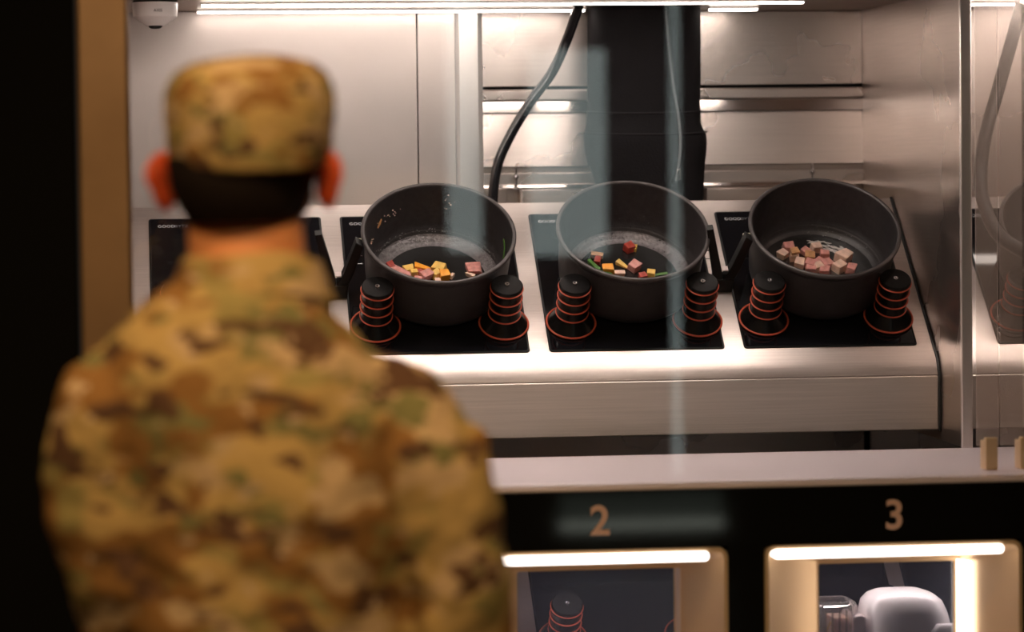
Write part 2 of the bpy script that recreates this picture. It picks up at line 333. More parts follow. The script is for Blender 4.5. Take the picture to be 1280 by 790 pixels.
# ================================================================= ledge, fascia, hatches
led = MB(); led.prism([(4.912, 1.1205), (4.912, 1.1235), (4.914, 1.125), (5.455, 1.125), (5.455, 1.1205)], -.0, 2.02, lambda a, b, z: (z, a, b))
tag(led.build('counter_ledge', 'ledge'), 'pinkish brushed steel counter ledge running above the black fascia', 'counter')
HX = [(.146, None), (.513, 2), (.970, 3)]   # left edge of each hatch opening
HXs = [(.056, .455), (.511, .909), (.967, 1.375)]
ZT, ZB = 1.030, .66
fa = MB(); y0, y1 = 4.905, 4.93
xs = -.0
fa.box((0, y0, ZT), (2.02, y1, 1.120)); fa.box((0, y0, 0), (2.02, y1, ZB))
for a, b in HXs:
    fa.box((xs, y0, ZB), (a, y1, ZT)); xs = b
fa.box((xs, y0, ZB), (2.02, y1, ZT))
tag(fa.build('fascia_panel', 'black'), 'glossy black fascia below the ledge that carries the pink numerals', 'panel')
def numeral(txt, x, z, label):
    o = text_obj('number_' + {'2': 'two', '3': 'three'}[txt], txt, .064, 'numeral', None, T_(x, 4.9045, z) @ Matrix.Rotation(PI / 2, 4, 'X'), .0006, .0012)
    return tag(o, label, 'numeral')
numeral('2', .711, 1.073, 'pink numeral 2 on the black fascia, left of the two numbers')
numeral('3', 1.173, 1.071, 'pink numeral 3 on the black fascia, right of the two numbers')
def rrect(x0, x1, z0, z1, r, n=5):
    out = []
    for cx, cz, a0 in ((x1 - r, z1 - r, 0), (x0 + r, z1 - r, PI / 2), (x0 + r, z0 + r, PI), (x1 - r, z0 + r, 1.5 * PI)):
        for k in range(n + 1): a = a0 + PI / 2 * k / n; out.append((cx + r * math.cos(a), cz + r * math.sin(a)))
    return out
def hatch(x0, x1, ix0, ix1, right_lit, label):
    e = empty('serving_hatch', T_(x0, 4.905, ZB), label, 'hatch', 'serving hatches under the ledge')
    w_ = x1 - x0; H = ZT - ZB; a0, a1 = ix0 - x0, ix1 - x0; it = .978 - ZB; ib = .05
    def P(pts, y): return [(px_, y, pz) for px_, pz in pts]
    o1 = rrect(0, w_, 0, H, .016); o2 = rrect(.006, w_ - .006, .006, H - .006, .012); i1 = rrect(a0, a1, ib, it, .004); i0 = rrect(a0 - .006, a1 + .006, ib - .006, it + .006, .005)
    MB().loft([P(i1, .18), P(i1, .17), P(i0, .168), P(o2, .002), P(o2, -.006), P(o1, -.006), P(o1, .02), P(i0, .185)], False).build('bezel', 'bronze', e, sharp=50)
    # glowing bar under the top edge
    MB().prism(rrect(.012, w_ - .030, H - .020, H - .0055, .007), -.009, .012, lambda a, b, z: (a, z, b)).build('light_bar', 'ledh', e)
    if right_lit: MB().prism([(a1 + .001, .158), (a1 + .015, .120), (a1 + .017, .122), (a1 + .004, .161)], ib, it + .004).build('side_light', 'ledh', e)
    else: MB().box((a1 + .001, .16, ib), (a1 + .010, .168, it)).build('side_strip', 'pale', e)
    MB().box((a0, .172, ib), (a1, .176, it)).build('glass_pane', 'hatchglass', e)
    return e
hatch(*HXs[0], .17, .395, False, 'lit champagne metal hatch hidden behind the soldier, leftmost of the row')
hatch(*HXs[1], .602, .855, False, 'lit champagne metal hatch under the numeral 2')
hatch(*HXs[2], 1.089, 1.311, True, 'lit champagne metal hatch under the numeral 3, showing the white machine')
struct(MB().box((XL, 5.11, .55), (XN, 6.26, .56)), 'trim_4', 'matt')
# glass front and its clips
gp = MB().box((.0, 4.952, 1.1255), (1.395, 4.960, 1.99))
tag(gp.build('glass_screen', 'glasspane'), 'tall clear glass screen standing on the ledge in front of the pots', 'glass')
g2 = MB().box((1.398, 4.952, 1.1255), (XN, 4.960, 1.99)); tag(g2.build('glass_screen', 'glasspane'), 'clear glass screen right of the joint, in front of the neighbouring bay', 'glass')
for x, y, lb in ((1.368, 5.062, 'small bronze glass clip on the ledge, left of the pair at the right edge'), (1.425, 5.062, 'small bronze glass clip on the ledge, right of the pair at the right edge')):
    e = empty('glass_clip', T_(x, y, 1.1255), lb, 'clip', 'glass clips on the ledge')
    MB().box((-.010, -.012, 0), (.010, .0, .052)).build('clamp', 'bronze', e, .002)
    MB().box((-.010, .0, 0), (-.002, .022, .046)).build('bracket', 'bronze', e, .001)
    MB().lathe([(.004, -.014), (.004, -.008)], 16).build('screw', 'chrome', e, mx=T_(x, y, 1.155) @ Matrix.Rotation(PI / 2, 4, 'X') )
# haze door of the neighbouring bay
hz = MB().box((XR + .014, 5.44, 1.13), (1.486, 5.444, 1.916)); tag(hz.build('narrow_glass_door', 'hazeglass'), 'narrow hazy glass leaf beside the steel partition edge', 'glass')
hz = MB().box((1.489, 5.44, 1.13), (XN, 5.444, 1.916)); tag(hz.build('hazy_glass_door', 'hazeglass'), 'hazy glass door covering the neighbouring bay at the right edge', 'glass')
# tan post at the left
pt = MB().box((-.070, 4.60, 0), (.004, 4.68, 3.2)); tag(pt.build('door_post', 'tan', bevel=.006), 'tan metal upright at the left, beside the black wall', 'post')
struct(MB().box((-.004, 4.69, 0), (.0, 5.34, 3.2)), 'trim_5', 'matt')
# ================================================================= ranges
def rr(x0, x1, y0_, y1_, r, n=4): return rrect(x0, x1, y0_, y1_, r, n)
def range_top(o, u0, u1, label, has_seal):
    e = empty('range_counter', T_(*o), label, 'counter')
    A = Vector((0, -ct, -st)); N_ = Vector((0, -st, ct))
    v0, v1 = -.036, .415
    p0 = A * v0; p1 = A * v1; a2 = math.radians(66); p2 = p1 + Vector((0, -math.cos(a2), -math.sin(a2))) * .029; p3 = p2 + Vector((0, 0, -.004))
    n2 = Vector((0, -math.sin(a2), math.cos(a2)))
    t = .012
    prof = [p0, p1, p2, p2 - n2 * t, p1 - (N_ + n2).normalized() * t, p0 - N_ * t]
    MB().prism([(p.y, p.z) for p in prof], u0, u1, lambda a, b, z: (z, a, b)).build('deck', 'deck', e, .0012)
    MB().box((u0, p0.y - .001, p0.z - .25), (u1, p0.y + .010, p0.z - .013)).build('rear_skirt', 'side', e)
    MB().box((u0, p2.y - .002, p2.z - .098), (u1, p2.y + .010, p2.z - .0012)).build('front_skirt', 'front', e, .002)
    MB().box((u0, p2.y + .012, p2.z - .098), (u1, p2.y + .22, p2.z - .092)).build('underside', 'side', e)
    if has_seal:
        q = [p0 + N_ * .001, p1 + N_ * .001, p2 + n2 * .001, p2 + Vector((0, -.003, -.006)), p2 + Vector((0, -.003, -.100))]
        MB().tube([(u1 + .0015, p.y, p.z) for p in q], .0026, 8).build('side_seal', 'seal', e)
    return e
range_top(UP, -.0343, 1.3935, 'sloping brushed steel range counter carrying the four hobs and pots', True)
range_top(LOW, -.024, 1.395, 'lower sloping steel range counter seen through the hatches', True)
range_top(NB, -.103, .468, 'sloping range counter of the neighbouring bay behind the hazy glass', False)
post_prof = [(.0, .0), (.0425, .0), (.0435, .003), (.041, .006), (.0265, .022), (.0262, .0275), (.0285, .029), (.0272, .0455), (.0278, .049), (.0272, .0655), (.0278, .069), (.0272, .0855), (.0285, .088), (.0285, .0925), (.0265, .095), (0.0001, .095)]
post_me = MB().lathe(post_prof, 48).mesh('body', 'post'); ring_me = MB().torus(.0286, .0014, 0, 48, 8).mesh('rubber_ring', 'orange'); base_me = MB().torus(.0438, .0018, .0035, 56, 8).mesh('rubber_base_ring', 'orange')
scr_me = MB().lathe([(.0012, .0952), (.0012, .0965), (.0022, .0972), (.0042, .0972), (.0046, .0952)], 20).mesh('cap_screw', 'chrome')
def link(name, me, parent, mx=None):
    o = bpy.data.objects.new(name, me); COL.objects.link(o); o.parent = parent
    if mx is not None: o.matrix_local = mx
    return o
W, Lh = .3155, .3774
def hob(o, u, label):
    e = empty('induction_hob', pmx(u, 0, 0, o), label, 'hob', 'black glass hobs in a row')
    MB().prism(rr(0, W, -Lh, 0, .006), .0002, .0022).build('frame', 'hobedge', e, .0006)
    MB().prism(rr(.0035, W - .0035, -Lh + .0035, -.0035, .004), .0022, .0034).build('glass_plate', 'glass', e, .0004)
    text_obj('logo', 'GOOD', .0098, 'logo', e, T_(.0165, -.0235, .0036), .0001, 0, 'LEFT', 1.05)
    text_obj('logo', 'BYTZ', .0098, 'logodim', e, T_(.0475, -.0235, .0036), .0001, 0, 'LEFT', 1.05)
    for k, uu in enumerate((.046, .275)):
        b = link('roller_post', post_me, e, T_(uu, -.306, .0034))
        for h in (.0272, .0472, .0672, .0872): link('rubber_ring', ring_me, b, T_(0, 0, h))
        link('rubber_ring', base_me, b); link('cap_screw', scr_me, b)
    return e
for k, lb in enumerate(('black glass hob half hidden behind the soldier, leftmost in the row', 'black glass hob under the left pot in view, with two ringed posts', 'black glass hob under the middle pot, with two ringed posts', 'black glass hob under the right pot, next to the steel wall')):
    hob(UP, k * .35, lb)
for k, lb in enumerate(('lower black hob behind the leftmost hatch, hidden by the soldier', 'lower black hob left of the hatch marked 2', 'lower black hob seen through the hatch marked 2', 'lower black hob seen through the hatch marked 3 behind the white machine')):
    hob(LOW, k * .35, lb)
hob(NB, 0, 'dim black hob behind the hazy glass at the right edge')
# ---------------------------------------------------------------- pots
def pot(o, u, label, kind):
    e = empty('cooking_pot', pmx(u, .195, .004, o), label, 'pot', 'anthracite cooking pots on the hobs')
    out = [(.0001, 0), (.108, 0), (.119, .005), (.1255, .016), (.128, .035), (.1325, .105), (.1335, .113), (.1365, .116), (.138, .119), (.138, .1225), (.1355, .1245), (.1325, .1235), (.1310, .119), (.1295, .10), (.1245, .040), (.121, .0335), (.116, .0285)]
    MB().lathe(out + [(.1155, .0278), (.112, .0205), (.104, .0135), (.092, .0080), (.0001, .0080)], 96).build('body', 'pot', e, sharp=60)
    MB().lathe([(.1335, .1128), (.1368, .1155), (.1387, .1188), (.1386, .1228), (.1356, .1252), (.1322, .1242), (.1306, .1195), (.1325, .117)], 96, True).build('rim', 'rim', e, sharp=80)
    MB().lathe([(.1308, .121), (.1290, .10), (.1243, .041), (.1195, .0325), (.1160, .0280), (.1160, .0262), (.120, .030), (.1255, .040), (.1312, .10)], 96, True).build('inner_wall', 'nonstick', e, sharp=60)
    MB().lathe([(.1175, .0290), (.112, .0215), (.104, .0145), (.094, .0105), (.092, .0105), (.092, .006), (.118, .026)], 96, True).build('inner_corner', 'fillet' if kind < 3 else 'nonstick', e, sharp=60)
    MB().lathe([(.0001, .0085), (.0925, .0085), (.0925, .0112), (.0001, .0112)] if kind != 3 else [(.0001, .0085), (.0925, .0085), (.1045, .0152), (.1055, .0162), (.0001, .0162)], 72).build('floor_plate', 'oilwet' if kind == 3 else 'oil', e, sharp=60)
    # side socket frame and pin
    s = -1 if kind in (1, 3) else 1
    MB().tube([(s * .133, -.010, .060), (s * .146, -.010, .060), (s * .146, -.010, .100), (s * .146, .012, .100), (s * .146, .012, .060), (s * .133, .012, .060)], .0009, 6).build('wire_loop', 'chrome' if kind == 1 else 'bracket', e)
    MB().lathe([(.0038, -.008), (.0038, .008), (.002, .010)], 16).build('rivet', 'cream', e, mx=e.matrix_world @ T_(s * .1385, .001, .106) @ Matrix.Rotation(s * PI / 2, 4, 'Y'))
    return e
pots = [None,   # the leftmost hob carries no pot
        pot(UP, .5115, 'anthracite pot with orange and yellow cubes, left of the three in view', 1),
        pot(UP, .8615, 'anthracite pot with few scattered vegetables, middle of the three', 2),
        pot(UP, 1.2115, 'anthracite pot full of pale ham cubes, right beside the steel wall', 3),
        pot(NB, .1615, 'dim pot behind the hazy glass at the right edge of the picture', 4)]
def specks(pt_, mat, name, n, f, smin=.0006, smax=.0014):
    mb = MB()
    for _ in range(n):
        x, y, z = f(); r = random.uniform(smin, smax)
        v = [(x + r, y, z), (x, y + r, z), (x - r, y, z), (x, y - r, z), (x, y, z + r * .8), (x, y, z - r * .8)]
        mb.add(v, [(0, 1, 4), (1, 2, 4), (2, 3, 4), (3, 0, 4), (1, 0, 5), (2, 1, 5), (3, 2, 5), (0, 3, 5)])
    o = mb.build(name, mat, pt_, sharp=90); o['kind'] = 'stuff'; return o
def fil(a0, a1, r0=.096, r1=.119):
    def g():
        a = random.uniform(a0, a1); r = random.uniform(r0, r1)
        z = .0105 + (r - .094) / .023 * .0185 * ((r - .094) / .023) ** .4 if r > .094 else .0112
        return r * math.cos(a), r * math.sin(a), z + .0004
    return g
specks(pots[1], 'drop', 'oil_droplets', 340, fil(.2, PI - .1)); specks(pots[2], 'oil', 'oil_droplets', 46, fil(.2, PI - .2), .0008, .002)
specks(pots[3], 'drop', 'oil_droplets', 40, fil(.4, 1.6))
def wallcrumb(ranges):
    def g():
        a, da, z, dz = random.choice(ranges); a += random.gauss(0, da); z += random.gauss(0, dz); r = .1243 + (z - .04) * .0075 / .08 - .0008
        return r * math.cos(a), r * math.sin(a), z
    return g
specks(pots[1], 'ham2', 'food_crumbs', 34, wallcrumb([(2.35, .10, .078, .004), (2.2, .12, .082, .003), (1.35, .05, .085, .012), (2.7, .03, .06, .004)]), .0007, .0022)
specks(pots[2], 'drop', 'oil_droplets', 30, wallcrumb([(1.4, .5, .05, .008)]), .0004, .0008)
# pale streaks modelled as highlights on the oil in the right pot
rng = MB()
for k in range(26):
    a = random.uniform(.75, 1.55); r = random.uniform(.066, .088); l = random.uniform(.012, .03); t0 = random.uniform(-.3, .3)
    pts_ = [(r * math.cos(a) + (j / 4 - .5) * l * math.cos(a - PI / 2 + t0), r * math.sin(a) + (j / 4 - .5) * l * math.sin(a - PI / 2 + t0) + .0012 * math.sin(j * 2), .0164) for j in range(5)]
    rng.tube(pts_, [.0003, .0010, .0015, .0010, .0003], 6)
o = rng.build('highlight_streaks', 'gloss', pots[3]); o['kind'] = 'stuff'
# ---------------------------------------------------------------- food pieces
def cube_mesh(name, mat, sx, sy, sz, seed, wedge=0):
    rnd = random.Random(seed); mb = MB(); mb.box((-sx / 2, -sy / 2, 0), (sx / 2, sy / 2, sz))
    for v in mb.v:
        v.x += rnd.uniform(-.12, .12) * sx; v.y += rnd.uniform(-.12, .12) * sy; v.z += rnd.uniform(-.09, .09) * sz if v.z > 0 else 0
        if wedge and v.x > 0: v.z *= (1 - wedge); v.y *= (1 - wedge)
    me = mb.mesh(name, mat); bm = bmesh.new(); bm.from_mesh(me)
    bmesh.ops.bevel(bm, geom=list(bm.edges), offset=min(sx, sy, sz) * .10, segments=2, affect='EDGES', profile=.6)
    for f in bm.faces: f.smooth = False
    bm.to_mesh(me); bm.free(); return me
def food(k, name, mat, x, y, s, label, cat='food', spin=0, wedge=0, z=.0114, tilt=0):
    if k == 3 and z < .02: z = .0145
    m = pots[k].matrix_world @ T_(x, y, z) @ Matrix.Rotation(spin, 4, 'Z') @ Matrix.Rotation(tilt, 4, 'X')
    o = bpy.data.objects.new(name, cube_mesh(name, mat, *[q * 1.2 for q in s], seed=int(abs(x) * 1e4 + abs(y) * 1e4 + k), wedge=wedge)); COL.objects.link(o); o.matrix_world = m
    tag(o, label, cat, {1: 'food pieces in the left pot', 2: 'food pieces in the middle pot', 3: 'ham cubes in the right pot'}[k]); return o
# (x right, y up the slope) measured from the pot centre
food(1, 'sausage_piece', 'red', -.0785, .0315, (.010, .014, .010), 'dark red sausage piece at far left of the left pot', spin=.4)
food(1, 'ham_strip', 'ham', -.064, .0185, (.024, .010, .009), 'long pink ham strip beside the dark red piece in left pot', spin=-.7)
food(1, 'ham_strip', 'ham', -.053, .0085, (.020, .009, .009), 'short pink ham strip below the first strip in left pot', spin=-.5)
food(1, 'potato_cube', 'yellow', -.047, .0240, (.015, .011, .009), 'pale yellow potato cube behind the ham strips in left pot', spin=.3)
food(1, 'potato_cube', 'yellow', -.038, .0060, (.011, .010, .015), 'narrow upright yellow potato piece in left pot', spin=.15)
food(1, 'sausage_piece', 'red', -.0300, .0150, (.010, .010, .009), 'small dark red piece between potato and orange wedge in left pot', spin=.6)
food(1, 'squash_wedge', 'orangef', -.0200, .0240, (.026, .015, .014), 'pointed orange squash wedge in left pot', spin=-.05, wedge=.6)
food(1, 'ham_cube', 'ham', -.0165, .0040, (.017, .015, .012), 'pink ham cube in front of the orange wedge in left pot', spin=.6)
food(1, 'ham_cube', 'ham', -.0330, -.0060, (.012, .009, .009), 'small pink ham piece near the front rim of left pot', spin=-.3)
food(1, 'potato_cube', 'yellow', .0085, .0210, (.019, .015, .012), 'large yellow potato cube at the middle of left pot', spin=-.45)
food(1, 'potato_cube', 'yellow', .0000, .0050, (.013, .012, .012), 'darker yellow potato cube left of the orange cube in left pot', spin=.7)
food(1, 'squash_cube', 'orangef', .0155, .0005, (.016, .014, .014), 'bright orange squash cube near the front rim of left pot', spin=.1)
food(1, 'ham_cube', 'ham2', .0020, -.0100, (.009, .008, .008), 'tiny pale piece under the orange cube in left pot')
food(1, 'ham_cube', 'ham2', .0295, .0045, (.005, .009, .006), 'tiny pale crumb right of the orange cube in left pot', spin=-.5)
food(1, 'ham_square', 'ham', .0700, .0215, (.021, .021, .009), 'square ham piece lying alone at the right of left pot', spin=.12)
food(1, 'ham_strip', 'ham2', .0640, .0060, (.015, .005, .006), 'thin pale ham strip below the lone ham square in left pot', spin=-.6)
food(2, 'sausage_cube', 'red', .0115, .0720, (.015, .013, .012), 'dark red sausage cube at the back of the middle pot', spin=.5)
food(2, 'potato_cube', 'yellow', .0225, .0730, (.006, .011, .007), 'small yellow piece touching the rear red cube in middle pot', spin=-.2)
food(2, 'sausage_piece', 'tanmeat', -.0500, .0545, (.018, .008, .008), 'browned sausage piece at the left of middle pot, upper one', spin=-.2)
food(2, 'sausage_piece', 'red', -.0515, .0400, (.010, .014, .008), 'red sausage piece at the left of middle pot, lower one', spin=-.3)
food(2, 'green_bean', 'green', -.0585, .0265, (.006, .026, .006), 'upright green bean strip at the left of middle pot', spin=.5)
food(2, 'green_bean', 'green', -.0420, .0050, (.026, .006, .006), 'green bean strip in front of the orange cube in middle pot', spin=-.45)
food(2, 'squash_cube', 'orangef', -.0340, .0130, (.017, .013, .012), 'orange squash cube at the left of middle pot', spin=.0)
food(2, 'potato_cube', 'ham2', -.0150, .0000, (.014, .009, .010), 'pale cream cube near the front rim of middle pot')
food(2, 'potato_wedge', 'yellow', -.0055, .0285, (.018, .010, .007), 'thin yellow potato wedge at the centre of middle pot', spin=-.75, wedge=.6)
food(2, 'ham_cube', 'ham', .0145, .0195, (.015, .015, .012), 'pink ham cube at the centre of middle pot', spin=.75)
food(2, 'sausage_piece', 'red', .0265, -.0060, (.013, .010, .010), 'red sausage piece near the front rim of middle pot', spin=.4)
food(2, 'squash_cube', 'yellow', .0415, -.0010, (.013, .011, .011), 'bright yellow cube near the front rim of middle pot', spin=-.15)
food(2, 'green_bean', 'green', .0600, -.0005, (.022, .005, .005), 'green bean strip at the right of middle pot', spin=.15)
H3 = [('ham', -.0445, .0620, 'rose ham cube at the far back left of right pot'), ('ham2', -.0580, .0430, 'pale ham cube at far left of right pot'),
      ('ham2', -.0372, .0375, 'pale ham cube with browned top, left side of right pot'), ('ham2', -.0310, .0170, 'pale ham cube at the front left of right pot'),
      ('ham', -.0140, .0510, 'small rose ham cube behind the browned piece in right pot'), ('ham2', .0080, .0600, 'pale ham cube at the back centre of right pot'),
      ('tanmeat', -.0080, .0350, 'browned ham piece at the centre of right pot'), ('ham', .0195, .0395, 'rose ham cube right of the browned piece in right pot'),
      ('ham', .0195, .0140, 'rose ham cube in front of the larger rose cube in right pot'), ('ham', -.0120, .0155, 'pink ham cube below the browned piece in right pot'),
      ('ham', -.0130, .0015, 'pink ham cube touching the front rim left of centre in right pot'), ('ham2', .0015, .0070, 'pale ham cube in the front centre of right pot'),
      ('ham', .0120, -.0040, 'pink ham cube at the very front centre of right pot'), ('ham', .0060, .0215, 'small pink ham cube in the heart of the heap in right pot'),
      ('ham2', .0545, .0300, 'largest pale ham cube, at the right of right pot'), ('ham2', .0410, .0050, 'large pale ham cube in front of the largest one in right pot'),
      ('ham', .0620, .0000, 'pink ham cube at the front right of right pot')]
for i, (m_, x, y, lb) in enumerate(H3):
    big = 1.35 if i == 14 else 1.15 if i == 15 else .85 if i in (4, 13) else 1.0
    food(3, 'ham_cube', m_, x, y, (.0150 * big, .0140 * big, .0125 * big), lb, spin=[.1, .7, .05, -.25, .6, .15, -.2, -.15, .5, -.4, -.3, .5, -.2, .9, .7, .65, -.3][i])
food(3, 'ham_cube', 'tanmeat', -.0375, .0390, (.012, .011, .005), 'browned piece lying on top of a pale cube in right pot', z=.0300, spin=.2)
hs = MB().tube(spline([(.1205, .004, .052), (.1215, .008, .064), (.1225, .016, .074), (.1210, .026, .084)], 5), [.0004] + [.0013] * 14 + [.0004], 6)
hs.build('herb_strip', 'green'); tag(bpy.data.objects['herb_strip'], 'thin green herb strip stuck to the right inner wall of left pot', 'food', 'food pieces in the left pot'); bpy.data.objects['herb_strip'].matrix_world = pots[1].matrix_world.copy()
pl_ = MB().tube([(-.1020, .0705, .074), (-.0985, .0750, .081), (-.0955, .0790, .089)], [.0012, .0026, .0010], 6)
o = pl_.build('squash_peel', 'tanmeat'); tag(o, 'browned peel sliver stuck to the left inner wall of left pot', 'food', 'food pieces in the left pot'); o.matrix_world = pots[1].matrix_world.copy()
# ---------------------------------------------------------------- forked holders between the pots
def fork(u, label):
    e = empty('pot_holder', pmx(u, .222, .0, UP), label, 'holder', 'forked pot holders between hobs')
    f = lambda a, b, z: (a, z, b)
    MB().prism([(-.016, .0), (.0185, .0), (.0200, .030), (-.0195, .030)], -.004, .020, f).build('base_block', 'bracket', e, .0015)
    MB().prism([(-.0195, .0302), (-.002, .0302), (-.005, .047), (-.008, .060), (-.0315, .150), (-.0435, .148), (-.030, .080)], -.002, .012, f).build('arm', 'bracket', e, .001)
    MB().prism([(-.0018, .0302), (.020, .0302), (.030, .060), (.0435, .120), (.030, .130), (.012, .062), (.007, .047)], -.002, .016, f).build('arm', 'bracket', e, .001)
    MB().prism([(-.0048, .0475), (.0068, .0475), (.0068, .0505), (-.0048, .0505)], .000, .012, f).build('clip', 'pale', e, .0005)
fork(.3325, 'black forked holder left of the left pot, beside the neck of the person')
fork(1.0325, 'black forked holder between the middle and the right pot')
# ================================================================= hanging arm sleeve
slv = empty('robot_arm', T_(.98, 6.105, 1.918), 'black zipped fabric sleeve of a robot arm hanging behind the middle pot', 'robot arm')
prof = [(1.918, .873, 1.085), (1.86, .8725, 1.085), (1.80, .8715, 1.0845), (1.745, .8705, 1.083), (1.722, .870, 1.083), (1.715, .8695, 1.084), (1.700, .8685, 1.084), (1.688, .866, 1.088), (1.677, .8635, 1.094), (1.662, .864, 1.095), (1.645, .866, 1.094), (1.625, .870, 1.0915), (1.605, .879, 1.090), (1.585, .885, 1.089), (1.555, .884, 1.087), (1.50, .886, 1.085), (1.46, .89, 1.08)]
rings = []
for z, a, b in prof:
    cx, hw = (a + b) / 2 - .98, (b - a) / 2; n = 56; ring = []
    for k in range(n):
        t = 2 * PI * k / n; c, s_ = math.cos(t), math.sin(t); ex_ = .62
        wr = 1 + .012 * math.sin(5 * t + z * 40) * (1 if z < 1.69 else .35)
        ring.append((cx + hw * math.copysign(abs(c) ** ex_, c) * (1 if abs(c) > .9 else wr), .072 * math.copysign(abs(s_) ** ex_, s_) * wr * (hw / .106), z - 1.918))
    rings.append(ring)
MB().loft(rings).build('sleeve', 'fabric', slv, sharp=70)
def frontring(z, off=.0015, r=.0016):
    pr = min(prof, key=lambda q: abs(q[0] - z)); cx, hw = (pr[1] + pr[2]) / 2 - .98, (pr[2] - pr[1]) / 2; P_ = []
    for k in range(41):
        t = PI + PI * k / 40; c, s_ = math.cos(t), math.sin(t)
        P_.append((cx + (hw + off) * math.copysign(abs(c) ** .62, c), (.072 * (hw / .106) + off) * math.copysign(abs(s_) ** .62, s_), z - 1.918 - .004 * math.sin(t) ** 2))
    return P_
MB().tube(frontring(1.722), .0016, 8).build('seam', 'seam', slv); MB().tube(frontring(1.682, .001), .0016, 8).build('seam', 'seam', slv)
zp = spline([(.028, -.0745, 0), (.034, -.0745, -.08), (.042, -.0745, -.15), (.050, -.0745, -.20), (.054, -.0760, -.245), (.052, -.0770, -.285), (.045, -.0750, -.33)], 6)
MB().tube(zp, .0042, 8, ell=.5).build('zip_tape', 'seam', slv)
zt = MB()
dense = spline(zp, 3)
for i, p in enumerate(dense[:-1]):
    zt.box((-.0022, -.0028, -.0007), (.0022, .0004, .0007), Matrix.Translation(p))
zt.build('zip_teeth', 'zip', slv)
MB().box((-.003, -.004, -.014), (.003, 0, .006), T_(.0500, -.078, -.312)).build('zip_pull', 'chrome', slv, .0006)
# ================================================================= hoses
def hose(pts_, r, label):
    o = MB().tube(spline(pts_, 8), r, 14).build('hose', 'hose'); return tag(o, label, 'hose')
hose([(.838, 5.99, 1.917), (.822, 6.04, 1.857), (.796, 6.06, 1.797), (.757, 6.06, 1.745), (.719, 6.06, 1.685), (.691, 6.06, 1.625), (.681, 6.06, 1.558), (.684, 6.07, 1.49), (.70, 6.08, 1.42)], .0096, 'black rubber hose curving down beside the sleeve to behind the left pot')
nh = hose([(1.659, 5.9, 1.912), (1.636, 5.9, 1.831), (1.612, 5.9, 1.749), (1.583, 5.88, 1.667), (1.558, 5.82, 1.593), (1.538, 5.72, 1.541), (1.532, 5.60, 1.489), (1.560, 5.50, 1.455), (1.60, 5.47, 1.433), (1.66, 5.47, 1.41)], .0125, 'dark hose looping in the neighbouring bay at the right edge')
nh.data.materials[0] = M['bracket']
# valve knobs on the rail
for x, z, lb in ((.744, 1.600, 'small chrome ball tap on the rear rail beside the hose'), (1.327, 1.604, 'small chrome ball tap on the rear rail above the right pot')):
    e = empty('ball_tap', T_(x, 6.215, z), lb, 'tap', 'ball taps on the rear rail')
    s_ = MB(); s_.lathe([(.0001, -.0055)] + [(.0055 * math.cos(a), .0055 * math.sin(a)) for a in [(-.4 + .1 * k) * PI for k in range(9)]] + [(.0001, .0055)], 20); s_.build('ball', 'chrome', e, sharp=80)
    MB().lathe([(.0022, -.020), (.0022, -.004)], 12).build('stem', 'chrome', e)
    MB().lathe([(.002, .005), (.0015, .014), (.003, .016)], 12).build('spout', 'chrome', e)
    MB().box((-.003, -.001, -.024), (.003, .012, -.018)).build('mount', 'trim', e)
# ================================================================= dome camera
dc = empty('security_camera', T_(.052, 5.76, 1.918), 'white dome security camera under the bay ceiling at top left', 'camera')
MB().lathe([(.0001, 0), (.0395, 0), (.0395, -.002)], 56).build('mounting_plate', 'matt', dc)
MB().lathe([(.0001, -.002), (.0405, -.002), (.0405, -.004), (.0385, -.027), (.0370, -.029), (.016, -.043), (.0001, -.043)], 56).build('housing', 'white', dc, sharp=20)
MB().lathe([(.0125, -.043), (.0118, -.0455), (.008, -.048), (.0001, -.0488)], 32).build('lens', 'lens', dc, sharp=80)
text_obj('lettering', 'AXIS', .0072, 'print', dc, T_(.0045, -.0400, -.0175) @ Matrix.Rotation(PI / 2 + .08, 4, 'X'), .0003, .0001, 'CENTER', 1.0)
# ================================================================= white machine in the right hatch
wm = empty('food_machine', T_(1.30, 5.42, .7395), 'white plastic kitchen machine standing in the hatch marked 3', 'machine')
rings = []
for z, x0, x1, yd in ((-.070, -.062, .092, .07), (.0, -.064, .092, .07), (.06, -.066, .092, .07), (.09, -.066, .088, .068), (.112, -.064, .082, .064), (.130, -.060, .074, .058), (.141, -.050, .060, .050), (.147, -.034, .042, .038), (.149, -.016, .020, .020)):
    ring = []
    for k in range(40):
        t = 2 * PI * k / 40; c, s_ = math.cos(t), math.sin(t)
        ring.append(((x0 + x1) / 2 + (x1 - x0) / 2 * math.copysign(abs(c) ** .6, c), yd * math.copysign(abs(s_) ** .6, s_), z))
    rings.append(ring)
MB().loft(rings).build('housing', 'white', wm, sharp=60)
MB().tube([(.030, -.066, .03), (.036, -.066, .06), (.060, -.064, .082), (.085, -.056, .085)], [.012, .014, .015, .01], 14, True, .5).build('handle', 'white', wm, sharp=60)
MB().prism(rrect(-.088, -.066, .0, .112, .008), -.05, .05, lambda a, b, z: (a, z, b)).build('grey_collar', 'pale', wm, .003)
bx = empty('clear_box', T_(1.187, 5.42, .70), 'clear plastic box with rounded corners left of the white machine', 'box')
def rb(m_, z): return [(x, y, z) for x, y in rrect(-.040 + m_, .036 - m_, -.045 + m_, .045 - m_, .012)]
MB().loft([rb(0, 0), rb(0, .165), rb(.003, .172), rb(.008, .174), rb(.008, .168), rb(.004, .165), rb(.004, .004)]).build('shell', 'clear', bx)
for k in range(4): MB().box((-.024 + k * .012, -.047, .01), (-.020 + k * .012, -.0452, .160)).build('rib', 'clear', bx)
MB().box((-.006, -.030, .006), (.022, .030, .145)).build('label_card', 'ham2', bx, .002)
